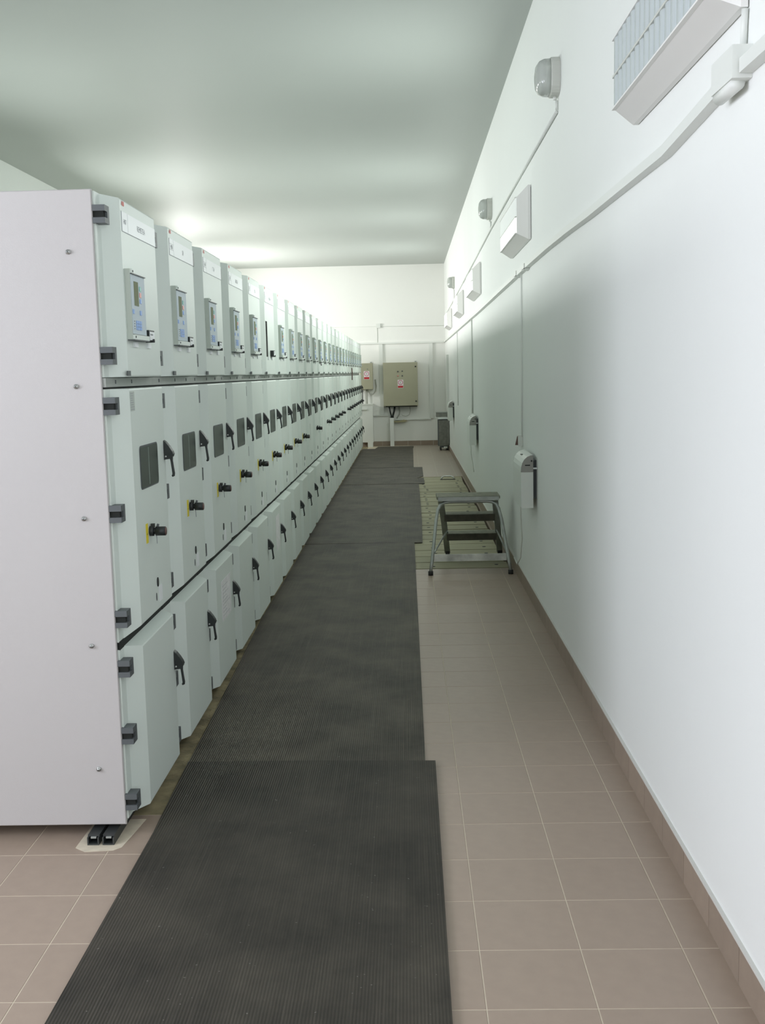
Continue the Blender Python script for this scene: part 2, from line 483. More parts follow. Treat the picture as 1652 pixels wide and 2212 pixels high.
# ---------------------------------------------------------------- board cover over the trench, each board a part
cover = thing('trench_cover', 'dusty pale wooden boards bolted side by side over the floor trench beside the step stool', 'boards', (0.45, 13.3, 0))
JY = [9.195, 9.50, 9.82, 10.16, 10.52, 10.84, 11.16, 11.485, 11.84, 12.21, 12.56, 12.91, 13.22, 13.59, 14.07, 14.565,
      14.90, 15.255, 15.70, 16.14, 16.60, 17.0, 17.39]
for i in range(len(JY) - 1):
    a, b2 = JY[i] - 13.3, JY[i + 1] - 13.3
    g = random.choice((0.012, 0.02, 0.03, 0.04))
    xr = 0.845 + random.uniform(-0.012, 0.01)
    dz = random.uniform(-0.007, -0.0035)
    put('board', MB().box(0.034 - 0.45, xr - 0.45, a + g, b2 - 0.003, -0.045, dz, M_PLY), cover)
    ym = (a + b2) / 2
    for xb in (0.225 + random.uniform(-.03, .04), 0.735 + random.uniform(-.03, .03)):
        for yo in ((-0.07, 0.08) if b2 - a > 0.4 else (random.uniform(-.04, .04),)):
            put('bolt', MB().cyl((xb - .45, ym + yo, dz - .004), (xb - .45, ym + yo, dz + 0.003), 0.017, M_CHAN, 8), cover)
put('edge_strip', MB().box(0.862 - 0.45, XR - 0.012 - 0.45, TY0 - 13.3, TY1 - 13.3, -0.07, 0.0, M_BASE), cover,
    label='brown tile strip along the wall edge of the boards')

lh = thing('lifting_handle', 'small chrome lifting handle lying on the far end of the floor boards', 'handle', (0.61, 16.95, 0.0))
put('base_plate', MB().box(-.12, .12, -.06, -.02, 0.002, 0.008, M_BLACK), lh)
put('grip', MB().tube([(-.10, 0, .006), (-.09, .02, .03), (-.05, .05, .045), (.05, .05, .045), (.09, .02, .03), (.10, 0, .006)], 0.011, M_STEEL, 8), lh)

# ---------------------------------------------------------------- rubber mats
def rubber_mat(label, outline, z0, m=None, th=0.006, group='rubber floor mats'):
    cx = sum(p[0] for p in outline) / len(outline); cy = sum(p[1] for p in outline) / len(outline)
    mb = MB(); n = 1
    mb.prism([(px - cx, py - cy) for px, py in outline], 'Z', 0, th, m or M_MAT)
    o = put('rubber_mat', mb, None, (cx, cy, z0)); o['label'] = label; o['category'] = 'mat'; o['group'] = group
    return o


rubber_mat('black ribbed rubber mat nearest the camera, overlapping the tiles in front', [(-0.99, 0.6), (0.083, 0.6), (0.085, 2.6), (0.090, 4.505), (-0.45, 4.525), (-1.0, 4.53), (-0.982, 3.8), (-0.990, 2.6)], 0.0075, M_MATN)
rubber_mat('long dark rubber mat running from the near mat to the step stool', [(-1.0, 4.46), (0.046, 4.46), (0.043, 7.5), (0.040, 10.60), (-1.05, 10.60), (-1.055, 7.3), (-1.01, 5.2)], 0.0012)
rubber_mat('middle dark rubber mat beside the floor boards and the step stool', [(-1.07, 10.63), (0.12, 10.60), (0.137, 12.2), (0.145, 14.6), (0.145, 16.30), (-1.05, 16.30)], 0.0012)
rubber_mat('wide dark rubber mat with a torn edge by the lifting handle', [(-1.05, 16.34), (0.13, 16.34), (0.235, 16.32), (0.234, 17.22), (0.12, 17.15), (0.232, 17.50), (0.24, 19.2), (-1.04, 19.2)], 0.0014)
rubber_mat('farthest long rubber mat running up to the two enclosures on the far wall', [(-1.05, 19.24), (0.085, 19.24), (0.098, 23.2), (0.10, 24.1), (-1.04, 24.1)], 0.0012)
rubber_mat('short rubber mat offcut lying across the floor under the big beige enclosure', [(-0.75, 24.14), (0.11, 24.13), (0.12, 24.75), (-0.70, 24.78)], 0.0012)

# ---------------------------------------------------------------- switchgear row
NCAB = 26
CW = 0.78
XF = -1.018
CY0 = 3.695
ORD = ['first', 'second', 'third', 'fourth', 'fifth', 'sixth', 'seventh', 'eighth', 'ninth', 'tenth', 'eleventh', 'twelfth',
       'thirteenth', 'fourteenth', 'fifteenth', 'sixteenth', 'seventeenth', 'eighteenth', 'nineteenth', 'twentieth',
       'twenty-first', 'twenty-second', 'twenty-third', 'twenty-fourth', 'twenty-fifth', 'twenty-sixth']
NO_KNOB = {9, 11, 17}


def door_mesh(z0, z1, y0, y1, bl, br, bt, bb_, zt_back=None, zb_back=None):
    xb, xm = -0.060, -0.051
    zt = z1 if zt_back is None else zt_back; zb = z0 if zb_back is None else zb_back
    def ring(x, a, b, c, d): return [(x, a, c), (x, b, c), (x, b, d), (x, a, d)]
    e = 0.0025; ch = 0.075
    mb = MB()
    mb.loft([ring(xb, y0, y1, zb, zt), ring(xm, y0, y1, zb, zt),
             ring(xm + 0.0005, y0 + bl - ch, y1 - 0.0005, zb, zt),
             ring(-e, y0 + bl - e * 1.5, y1 - br + e, z0 + bb_ - e, z1 - bt + e),
             ring(0, y0 + bl, y1 - br, z0 + bb_ + e, z1 - bt - e)], M_CAB)
    return mb.mesh('door')


DOORS = {}
for first in (0, 1):
    ys = 0.098 if first else 0.003
    bl = 0.137 if first else 0.228
    DOORS[first] = (door_mesh(1.702, 2.342, ys, 0.777, bl, 0.014, 0.006, 0.003),
                    door_mesh(0.772, 1.660, ys, 0.777, bl, 0.014, 0.004, 0.003, None, 0.742),
                    door_mesh(0.072, 0.694, ys, 0.777, bl, 0.014, 0.0, 0.003, 0.714, None))


def hinge_mesh(ys):
    mb = MB()
    h = 0.031
    x1 = -0.0115 if ys < 0.05 else -0.014
    w = 0.075 if ys < 0.05 else 0.068
    # U-shaped clamp with a dark recess
    mb.box(-0.058, x1, ys + 0.012, ys + w, -h, -0.012, M_HINGE)
    mb.box(-0.058, x1, ys + 0.012, ys + w, 0.010, h, M_HINGE)
    mb.box(-0.058, x1, ys + 0.045, ys + w, -0.012, 0.010, M_HINGE)
    mb.box(-0.058, x1 - 0.008, ys + 0.020, ys + 0.045, -0.012, 0.010, M_GAP)
    return mb.mesh('hinge')


HINGE = {1: hinge_mesh(0.075), 0: hinge_mesh(0.003)}


def handle_mesh():
    mb = MB(); y = 0.742
    prof = [(-0.006, 0.0), (0.010, -0.012), (0.024, -0.030), (0.036, -0.050), (0.040, -0.062), (0.036, -0.073),
            (0.028, -0.080), (-0.006, -0.084)]
    mb.loft([[(a, y - 0.006, b - 0.002) for a, b in prof], [(a, y + 0.002, b) for a, b in prof],
             [(a, y + 0.024, b) for a, b in prof], [(a - 0.003, y + 0.032, b - 0.002) for a, b in prof]], M_BLACK)
    mb.tube([(0.026, y + .013, -0.070), (0.028, y + .013, -0.090), (0.031, y + .013, -0.118), (0.034, y + .013, -0.143),
             (0.033, y + .013, -0.152), (0.027, y + .013, -0.156)], [0.009, 0.0055, 0.0055, 0.006, 0.006, 0.004], M_BLACK, 8)
    mb.cyl((0.008, y - 0.008, -0.072), (0.008, y + 0.034, -0.072), 0.004, M_STEEL, 8)
    return mb.mesh('handle')


HANDLE = handle_mesh()


def knob_mesh():
    mb = MB(); y, z = 0.435, 1.103
    mb.cyl((0.0005, y, z), (0.016, y, z), 0.020, M_BLACK, 16)
    mb.cyl((0.016, y, z), (0.024, y, z), 0.012, M_BLACK, 12)
    mb.cyl((0.024, y, z - .001), (0.062, y, z - .001), 0.018, M_BLACK, 16)
    mb.cyl((0.062, y, z - .001), (0.0645, y, z - .001), 0.0155, M_DARKRED, 14)
    mb.box(0.006, 0.020, y - 0.008, y + 0.008, z + 0.014, z + 0.029, M_BLACK)
    mb.cyl((0.030, y, z + 0.012), (0.034, y, z + 0.027), 0.005, M_HINGE, 8)
    mb.tube([(0.026, y, z - 0.015), (0.027, y, z - 0.05)], 0.0016, M_GREYPR, 5)
    return mb.mesh('knob')


KNOB = knob_mesh()
YLAB = MB().box(0.0003, 0.0016, 0.372, 0.404, 1.062, 1.138, M_YEL)
YLAB.box(0.0015, 0.0019, 0.385, 0.392, 1.094, 1.100, M_HINGE)
YLAB = YLAB.mesh('caution_label')


def window_mesh():
    mb = MB()
    mb.prism(rounded(0.333, 0.622, 1.274, 1.441, 0.018), 'X', 0.0002, 0.0022, M_HINGE)
    return mb.mesh('window_gasket')


WGASK = window_mesh()
_g = MB(); _g.prism(rounded(0.338, 0.617, 1.279, 1.436, 0.015), 'X', 0.0015, 0.0028, M_GLASS)
WGLASS = _g.mesh('pane')
_g = MB(); _g.box(0.0027, 0.0032, 0.462, 0.468, 1.285, 1.43, M_REFL)  # reflection on the glass, painted as a pale upright line
WREFL = _g.mesh('inner_strip')
_l = MB(); _l.prism([(0.517 + .0105 * math.cos(a * .5236), 0.884 + .019 * math.sin(a * .5236)) for a in range(12)], 'X', 0.0002, 0.004, M_BLACK)
_l2 = MB(); _l2.prism([(0.490 + .006 * math.cos(a * .5236), 0.829 + .016 * math.sin(a * .5236)) for a in range(12)], 'X', 0.0002, 0.002, M_HINGE)
LOCK = _l.mesh('key_lock'); KSLOT = _l2.mesh('key_slot')
LABW = MB().box(0.0002, 0.0014, 0.532, 0.590, 0.800, 0.864, M_WHITE).mesh('white_label')
LATCH = MB().box(0.0, 0.004, 0.215, 0.258, 1.706, 1.724, M_HINGE).mesh('latch')


def relay_meshes():
    b = MB()
    b.box(0.0003, 0.020, 0.252, 0.462, 1.838, 2.092, M_RELSIDE)
    b.box(0.020, 0.0215, 0.256, 0.458, 1.858, 2.074, M_RELAY)
    body = b.mesh('relay_terminal')
    c = MB()
    c.box(0.020, 0.0275, 0.254, 0.462, 2.0763, 2.0915, M_CAB); c.box(0.0202, 0.0265, 0.254, 0.460, 2.0735, 2.0763, M_BLACK)
    c.cyl((0.0275, 0.266, 2.083), (0.0292, 0.266, 2.083), 0.004, M_BLACK, 8)
    c2 = MB()
    c2.box(0.020, 0.0275, 0.254, 0.477, 1.8382, 1.855, M_CAB); c2.box(0.0202, 0.0222, 0.254, 0.470, 1.855, 1.8564, M_HINGE)
    c2.box(0.0005, 0.0268, 0.252, 0.477, 1.8345, 1.8382, M_HINGE)
    c2.cyl((0.0275, 0.266, 1.847), (0.0292, 0.266, 1.847), 0.004, M_BLACK, 8)
    clamp = (c.mesh('top_clamp_bar'), c2.mesh('bottom_clamp_bar'))
    d = MB(); d.box(0.0216, 0.0226, 0.294, 0.356, 1.962, 2.050, M_LCD)
    disp = d.mesh('display')
    k = MB(); x0, x1 = 0.0216, 0.0236
    k.box(x0, x1, 0.374, 0.396, 2.019, 2.036, M_GREEN)
    k.box(x0, x1, 0.372, 0.396, 1.996, 2.013, M_PINK)
    k.box(x0, x1, 0.374, 0.396, 1.974, 1.990, M_BLUE)
    k.box(x0, x1, 0.264, 0.284, 1.931, 1.947, M_BLUE)
    k.box(x0, x1, 0.368, 0.392, 1.930, 1.947, M_BLUE)
    for a in range(3):
        for q in range(3):
            k.box(x0, x1, 0.306 + a * 0.027, 0.329 + a * 0.027, 1.874 + q * 0.0118, 1.8845 + q * 0.0118, M_BLUE)
    for q in range(4): k.box(x0, x0 + .001, 0.277, 0.285, 1.876 + q * 0.009, 1.879 + q * 0.009, M_HINGE)
    keys = k.mesh('keypad')
    return body, clamp, disp, keys


RELAY, CLAMP, DISP, KEYS = relay_meshes()
_k = MB(); _k.box(0.0003, 0.026, 0.478, 0.565, 1.838, 1.880, M_BLACK); _k.box(0.026, 0.0275, 0.486, 0.561, 1.842, 1.874, M_WHITE)
for q in range(3): _k.box(0.0275, 0.028, 0.496 + q * .014, 0.504 + q * .014, 1.860, 1.866, M_HINGE)
_k.cyl((0.0, 0.53, 1.840), (0.034, 0.53, 1.840), 0.007, M_BLACK, 10)
SWITCH = _k.mesh('changeover_switch')
TAB = MB().box(0.0, 0.006, 0, 0.05, 1.812, 1.831, M_WHITE).mesh('marker_tab')
SLOT = MB().box(0.0, 0.0012, 0.262, 0.345, 1.832, 2.088, M_GAP).mesh('relay_cutout')
BODY = MB().box(-1.30, -0.060, 0.002, 0.778, 0.06, 2.318, M_CABD)
BODY.box(-0.060, -0.050, 0.003, 0.777, 0.712, 0.744, M_GAP)
BODY.box(-1.25, -0.12, 0.01, 0.77, 0.012, 0.06, M_GAP)
BODY = BODY.mesh('body')
BODY0 = MB().box(-1.30, -0.060, 0.1005, 0.778, 0.06, 2.318, M_CABD)
BODY0.box(-0.060, -0.050, 0.1005, 0.777, 0.712, 0.744, M_GAP)
BODY0.box(-1.25, -0.12, 0.50, 0.77, 0.012, 0.06, M_GAP)
BODY0 = BODY0.mesh('body')
_r = MB(); _r.box(-0.060, -0.046, 0.0, 0.78, 1.667, 1.6995, M_RAIL); _r.box(-0.060, -0.050, 0.0, 0.78, 1.660, 1.667, M_GAP)
for yy in (0.13, 0.45, 0.70): _r.box(-0.046, -0.044, yy, yy + 0.008, 1.678, 1.692, M_HINGE)
RAIL = _r.mesh('wiring_rail')
LOGO = MB()
text_into(LOGO, 'ABB', 0.0215, M_RED, lambda u, v: (0.0012, 0.277 + u, 2.3235 + v), bold=0.0007)
LOGO = LOGO.mesh('maker_logo')
PLATES = ['REMETEA', 'SII', 'T 2A', 'RASCA', 'TSI', 'REZERVA', 'T 1']
CODES = ['H07', 'H08', 'H09', 'H10', 'H11', 'H12', 'H13']


def nameplate_mesh(n):
    mb = MB()
    mb.box(0.0002, 0.0010, 0.250, 0.763, 2.2235, 2.2960, M_GREYPR)
    mb.box(0.0010, 0.0018, 0.2535, 0.331, 2.2255, 2.2955, M_WHITE)
    mb.box(0.0010, 0.0018, 0.335, 0.763, 2.2255, 2.2955, M_WHITE)
    if n < len(PLATES):
        text_into(mb, PLATES[n], 0.030, M_GREYPR, lambda u, v: (0.0022, 0.530 + u, 2.2590 + v), bold=0.0)
        text_into(mb, CODES[n], 0.026, M_GREYPR, lambda u, v: (0.0022, 0.292 + u, 2.2600 + v), bold=0.0)
    if 1 <= n:
        for z in (2.2480, 2.2730): mb.box(0.0018, 0.0021, 0.255, 0.330, z, z + 0.0012, M_GREYPR)
    return mb.mesh('nameplate')


PLATE_PLAIN = nameplate_mesh(99)
PLATE_BLANK = PLATE_PLAIN

FEAT = {0: 'nearest mint grey switchgear cabinet, with large screwed end panel facing the camera',
        2: 'third switchgear cabinet from the near end, with a paper sheet on its lowest door',
        5: 'sixth switchgear cabinet from the near end, with a black cutout where the relay is missing',
        9: 'tenth switchgear cabinet from the near end, without a black knob',
        11: 'twelfth switchgear cabinet from near end, without knob, dark patch beside its relay',
        13: 'fourteenth switchgear cabinet from near end, with a white paper scrap on its lowest door',
        17: 'eighteenth switchgear cabinet from the near end, without a black knob',
        20: 'twenty-first switchgear cabinet from near end, with a thin dark red strap across its rail',
        25: 'last switchgear cabinet at the far end of the row, by the smaller beige enclosure'}
cabs = []
for n in range(NCAB):
    first = 1 if n == 0 else 0
    lab = ('mint grey switchgear cabinet, %s from the near end of the row' % ORD[n])
    lab = FEAT.get(n, lab)
    c = thing('switchgear_cabinet', lab, 'cabinet', (XF, CY0 + CW * n, 0), 'mint grey switchgear cabinets in the row')
    cabs.append(c)
    put('body', BODY0 if first else BODY, c)
    put('wiring_rail', RAIL, c) if not first else put('wiring_rail', MB().box(-0.060, -0.046, 0.0975, 0.78, 1.667, 1.6995, M_RAIL).box(-0.060, -0.050, 0.0975, 0.78, 1.660, 1.667, M_GAP).box(-.046, -.044, .22, .228, 1.678, 1.692, M_HINGE).box(-.046, -.044, .45, .458, 1.678, 1.692, M_HINGE), c)
    ud = put('upper_door', DOORS[first][0], c)
    md = put('breaker_door', DOORS[first][1], c)
    cd = put('cable_door', DOORS[first][2], c)
    for d, zs in ((ud, (2.263, 1.777)), (md, (1.600, 1.215, 0.830)), (cd, (0.645, 0.392, 0.138))):
        for z in zs: put('hinge', HINGE[first], d, (0, 0, z))
    put('nameplate', nameplate_mesh(n) if n < len(PLATES) else PLATE_PLAIN, ud)
    put('maker_logo', LOGO, ud)
    put('latch', LATCH, ud)
    put('changeover_switch', SWITCH, ud)
    for ty in (0.335, 0.540): put('marker_tab', TAB, ud, (0, ty, 0))
    if n == 5:
        put('relay_cutout', SLOT, ud, label='black empty cutout where the relay is missing')
    else:
        r = put('relay_terminal', RELAY, c)
        put('top_clamp_bar', CLAMP[0], r); put('bottom_clamp_bar', CLAMP[1], r); put('display', DISP, r); put('keypad', KEYS, r, kind='stuff')
    if n == 11:
        put('relay_cutout', MB().box(0.0, 0.0014, 0.50, 0.66, 1.800, 1.850, M_GAP), ud)
    w = put('inspection_window', WGASK, md)
    put('pane', WGLASS, md)
    if n < 2: put('inner_strip', WREFL, md)
    put('handle', HANDLE, md, (0, 0, 1.443))
    put('handle', HANDLE, cd, (0, 0, 0.545))
    put('key_lock', LOCK, md); put('key_slot', KSLOT, md)
    if n < 12: put('white_label', LABW, md)
    if n not in NO_KNOB:
        put('knob', KNOB, md, label='black interlock knob with red tip')
        if n < 10: put('caution_label', YLAB, md)
    else:
        put('guide_slot', MB().box(0.0, 0.001, 0.43, 0.436, 1.02, 1.19, M_HINGE), md)
    if n == 0:
        v = MB(); v.box(0.0002, 0.0012, 0.238, 0.300, 1.577, 1.648, M_CABD)
        for q in range(8): v.box(0.0012, 0.0016, 0.243, 0.243 + random.uniform(.03, .052), 1.582 + q * .0082, 1.5845 + q * .0082, M_GREYPR)
        put('rating_plate', v, md)
    if n == 2:
        s_ = MB(); s_.box(0.0002, 0.0012, 0.367, 0.655, 0.386, 0.604, M_PAPER)
        for q in range(9): s_.box(0.0012, 0.0015, 0.40, 0.40 + random.uniform(.1, .22), 0.41 + q * .02, 0.4125 + q * .02, M_GREYPR)
        put('paper_sheet', s_, cd)
    if n == 5:
        put('paper_sheet', MB().box(0.0002, 0.0012, 0.44, 0.66, 0.37, 0.63, M_PAPER), cd)
    if n == 13:
        put('paper_tag', MB().prism([(0.53, 0.515), (0.63, 0.50), (0.64, 0.55), (0.56, 0.575)], 'X', 0.0002, 0.004, M_TAGPAPER), cd)
    if n == 20:
        put('strap', MB().tube([(0.012, 0.42, 1.80), (0.016, 0.425, 1.70), (0.014, 0.43, 1.58)], 0.010, M_DARKRED, 6), ud)
    if n == 0:
        pn = MB(); e = 0.003
        y0, y1 = 0.085, 0.0965
        def ring(yy, q): return [(-1.42 + q, yy, 0.053 + q), (-0.0575 - q, yy, 0.053 + q), (-0.0575 - q, yy, 2.347 - q), (-1.42 + q, yy, 2.347 - q)]
        pn.loft([ring(y0, e), ring(y0 + e, 0), ring(y1, 0)], M_END)
        pn = put('end_panel', pn, c, label='large plain light grey end panel with a column of screws')
        for z in (2.136, 1.672, 1.202, 0.735, 0.269, ):
            sc = MB(); xs = -0.148
            sc.cyl((xs, y0 + .001, z), (xs, y0 - 0.005, z), 0.0085, M_STEEL, 14)
            sc.cyl((xs, y0 - .0048, z), (xs, y0 - 0.011, z), 0.0062, M_STEEL, 6)
            sc.cyl((xs, y0 - .0108, z), (xs, y0 - 0.0115, z), 0.0028, M_HINGE, 6)
            put('screw', sc, pn)

ch = thing('floor_channel', 'pair of dark steel channels on the tiles under the end panel corner', 'rail', (-1.16, 3.72, 0))
for dx in (-0.045, 0.011):
    m_ = MB(); m_.box(dx - 0.002, dx + 0.041, 0.0, 1.4, 0.0, 0.006, M_CHAN)
    m_.box(dx - 0.002, dx + 0.003, 0.0, 1.4, 0.006, 0.030, M_CHAN); m_.box(dx + 0.036, dx + 0.041, 0.0, 1.4, 0.006, 0.030, M_CHAN)
    m_.box(dx - 0.002, dx + 0.041, 0.012, 1.4, 0.030, 0.036, M_CHAN)
    m_.box(dx + 0.010, dx + 0.030, 0.006, 0.012, 0.024, 0.0302, M_RAIL)
    put('channel', m_, ch)

# ---------------------------------------------------------------- right wall: lamps, ducts, heaters
def linear_lamp(y0, z0, label, ribs, watts):
    ln = 1.32; h = 0.37
    t = thing('wall_lamp', label, 'lamp', (XR, y0 + ln / 2, z0), 'long lamps along the right wall')
    a, b2 = -ln / 2, ln / 2
    mb = MB()
    def ring(x, i, zl, zh): return [(x, a + i, zl), (x, b2 - i, zl), (x, b2 - i, zh), (x, a + i, zh)]
    mb.loft([ring(-0.004, 0, 0, h), ring(-0.022, 0, 0.0, h), ring(-0.098, 0.045, 0.045, h - 0.075)], M_LAMP)
    mb.box(-0.004, -0.0005, a + .012, b2 - .012, 0.012, h - .012, M_GAP)
    for q0 in (0.044, h - 0.080): mb.box(-0.111, -0.097, a + 0.046, b2 - 0.046, q0, q0 + 0.006, M_LAMP)
    put('tray', mb, t)
    z_lo, z_hi = 0.050, h - 0.080; zm = (z_lo + z_hi) / 2 - 0.01
    for q, (u0, u1) in enumerate(((z_lo, zm - 0.004), (zm + 0.004, z_hi))):
        d = MB(); n = ribs; L0, L1 = a + 0.052, b2 - 0.052
        prof = []
        for k in range(n):
            for m_ in range(6):
                tt = m_ / 6.0
                prof.append((-0.0985 - 0.011 * math.sin(math.pi * tt) ** 0.8, L0 + (L1 - L0) * (k + tt) / n))
        prof.append((-0.0985, L1))
        poly = prof + [(-0.097, L1), (-0.097, L0)]
        d.loft([[(x, yy, u0) for x, yy in poly], [(x, yy, u1) for x, yy in poly]], (M_LIT[q] if watts else M_PRISM))
        put('diffuser', d, t)
    put('cover_seam', MB().box(-0.1105, -0.098, a + 0.053, b2 - 0.053, zm - 0.004, zm + 0.004, M_BULK), t)
    if watts:
        L = bpy.data.lights.new('lamp_tube', 'AREA'); L.shape = 'RECTANGLE'; L.size = 1.2; L.size_y = 0.22; L.use_shadow = True
        L.energy = watts; L.color = (0.93, 1.0, 0.95)
        o = bpy.data.objects.new('lamp_tube', L); COL.objects.link(o); o.parent = t
        o.location = (-0.114, 0, (z_lo + z_hi) / 2); o.rotation_euler = (math.radians(90), 0, math.radians(90))
    return t


linear_lamp(2.90, 2.60, 'nearest long wall lamp, top right, with ribbed glass cover', 17, 0)
linear_lamp(7.74, 2.605, 'second long white wall lamp, above the near wall heater', 17, 165)
linear_lamp(12.85, 2.59, 'third long white wall lamp from the camera', 17, 150)
linear_lamp(16.75, 2.56, 'fourth long white wall lamp from the camera', 17, 150)
linear_lamp(21.1, 2.535, 'farthest long white wall lamp, next to the far wall', 17, 150)


def bulkhead(yc, zc, label):
    t = thing('bulkhead_lamp', label, 'lamp', (XR, yc, zc), 'oval bulkhead lamps high on the right wall')
    def ring(x, ry, rz, n=24):
        out = []
        for k in range(n):
            a = 2 * math.pi * k / n; c, s = math.cos(a), math.sin(a); e = 2 / 3.0
            out.append((x, ry * math.copysign(abs(c) ** e, c), rz * math.copysign(abs(s) ** e, s)))
        return out
    put('base', MB().loft([ring(-0.001, .100, .105), ring(-0.045, .100, .105), ring(-0.052, .096, .101)], M_BULK, True, False), t)
    put('glass', MB().loft([ring(-0.0525, .094, .099), ring(-0.085, .092, .097), ring(-0.112, .082, .085), ring(-0.128, .060, .062), ring(-0.134, .025, .026)], M_BGLASS, True, True), t)
    put('cable_gland', MB().cyl((-0.02, 0, -0.104), (-0.02, 0, -0.122), 0.010, M_PVC, 10), t)
    return t


bulkhead(6.38, 3.335, 'nearest oval bulkhead lamp, largest, high on right wall')
bulkhead(11.24, 3.322, 'middle oval bulkhead lamp, above the second long lamp')
bulkhead(19.85, 3.29, 'farthest small bulkhead lamp high near the far corner')


def duct(name, label, pts, h, d, mt=M_PVC, cat='duct', thingy=True):
    """box duct on the right wall; pts = (y, z of the underside)"""
    y0 = pts[0][0]; z0 = pts[0][1]
    mb = MB(); rings = []
    for (yy, z) in pts:
        rings.append([(-0.0005, yy - y0, z - z0), (-d, yy - y0, z - z0), (-d, yy - y0, z - z0 + h), (-0.0005, yy - y0, z - z0 + h)])
    mb.loft(rings, mt)
    o = put(name, mb, None, (XR, y0, z0)); o['label'] = label; o['category'] = cat
    return o


duct('cable_duct', 'long white cable duct running the length of the right wall', [(3.06, 2.425), (3.7, 2.385), (5.2, 2.397), (5.9, 2.41), (6.7, 2.418), (7.9, 2.417), (10, 2.405), (12.9, 2.388), (17, 2.378), (21.5, 2.366), (25.08, 2.36)], 0.036, 0.036)
duct('cable_duct', 'short piece of white cable duct at the right edge of the picture', [(1.6, 2.428), (2.86, 2.428)], 0.036, 0.036)
jb = thing('junction_fitting', 'white duct junction fitting below the nearest long lamp', 'fitting', (XR, 2.95, 2.40))
put('box', MB().box(-0.052, -0.0005, -0.085, 0.105, 0.018, 0.100, M_PVC), jb)
put('end_plug', MB().cyl((-0.03, -0.06, 0.012), (-0.03, 0.10, 0.012), 0.019, M_PVC, 16), jb)
cpl = thing('duct_coupler', 'pair of white couplers on the cable duct under the second long lamp', 'fitting', (XR, 8.2, 2.42))
for yy in (-0.28, 0.30): put('coupler', MB().box(-0.042, -0.0365, yy - .06, yy + .06, -0.010, 0.030, M_PVC).box(-0.042, -0.0005, yy - .06, yy + .06, -0.014, -0.0045, M_PVC), cpl)


def pipe(name, label, pts, r, mt=M_PVC, cat='conduit', n=8):
    p0 = Vector(pts[0])
    o = put(name, MB().tube([Vector(p) - p0 for p in pts], r, mt, n), None, p0); o['label'] = label; o['category'] = cat
    return o


XC = XR - 0.010
pipe('conduit', 'thin grey conduit rising along the upper right wall between the bulkhead lamps', [(XC, 6.39, 3.150), (XC, 9, 3.142), (XC, 11.3, 3.125), (XC, 16, 3.05), (XC, 19.3, 3.006), (XC, 25.05, 2.93)], 0.0095)
pipe('conduit', 'short drop of conduit under the nearest bulkhead lamp', [(XC, 6.38, 3.21), (XC, 6.385, 3.16)], 0.008)
pipe('conduit', 'short drop of conduit under the middle bulkhead lamp', [(XC, 11.24, 3.20), (XC, 11.245, 3.135)], 0.008)
pipe('conduit', 'short drop of conduit under the farthest bulkhead lamp', [(XC, 19.85, 3.165), (XC, 19.85, 3.008)], 0.008)
pipe('conduit', 'pair of lamp feed pipes at the top right edge', [(XC, 2.915, 2.50), (XC, 2.91, 2.56), (XC, 2.905, 2.597)], 0.009)
pipe('conduit', 'faint white vertical conduit above the near wall heater', [(XC, 8.33, 2.41), (XC, 8.345, 1.8), (XC, 8.36, 1.18)], 0.006, M_WALL)
pipe('conduit', 'vertical conduit down to the middle wall heater', [(XC, 14.68, 2.38), (XC, 14.7, 1.7), (XC, 14.72, 1.12)], 0.010)
pipe('conduit', 'faint vertical conduit between the middle and far wall heaters', [(XC, 18.9, 2.37), (XC, 18.9, 1.1)], 0.007, M_WALL)
dd = put('cable_duct', MB().box(-0.05, -0.0005, -0.05, 0.05, 0, 1.1, M_PVC), None, (XR, 23.25, 0.95)); dd['label'] = 'vertical white duct on the right wall just short of the far corner'; dd['category'] = 'duct'


def heater(y0, ztop, label, ln=0.56):
    """wall convector: y0 = near end"""
    t = thing('wall_heater', label, 'heater', (XR, y0 + ln / 2, ztop - 0.37), 'white wall heaters along the right wall')
    a, b2 = -ln / 2, ln / 2; H = 0.37
    prof = [(-0.028, 0.0), (-0.112, 0.0), (-0.114, 0.255), (-0.112, 0.285), (-0.104, 0.315), (-0.090, 0.340), (-0.070, 0.358), (-0.045, 0.368), (-0.028, 0.370)]
    put('shell', MB().prism(prof, 'Y', a + 0.004, b2 - 0.004, M_HEAT), t)
    cap = [(-0.0285, 0.252), (-0.1145, 0.252)] + prof[3:8] + [(-0.0285, 0.3695)]
    for e0, e1 in ((a, a + 0.004), (b2 - 0.004, b2)): put('end_cap', MB().prism(cap, 'Y', e0, e1, M_HEATC), t)
    for e0, e1 in ((a, a + 0.004), (b2 - 0.004, b2)): put('end_plate', MB().prism([(-0.0285, 0.0), (-0.112, 0.0), (-0.1138, 0.250), (-0.0285, 0.250)], 'Y', e0, e1, M_HEAT), t)
    put('grip_slot', MB().box(-0.085, -0.05, a - 0.001, a + 0.001, 0.296, 0.303, M_GAP), t)
    put('dial', MB().cyl((-0.040, a - 0.004, 0.330), (-0.040, a + 0.001, 0.330), 0.006, M_BLACK, 10), t)
    put('top_slot', MB().box(-0.088, -0.064, -0.02, 0.02, 0.3545, 0.357, M_GAP), t)
    put('bracket', MB().box(-0.028, -0.0005, a + 0.05, b2 - 0.05, 0.06, 0.33, M_HINGE), t)
    put('bracket_tab', MB().box(-0.028, -0.001, a - 0.002, a + 0.014, 0.272, 0.282, M_WHITE), t)
    return t


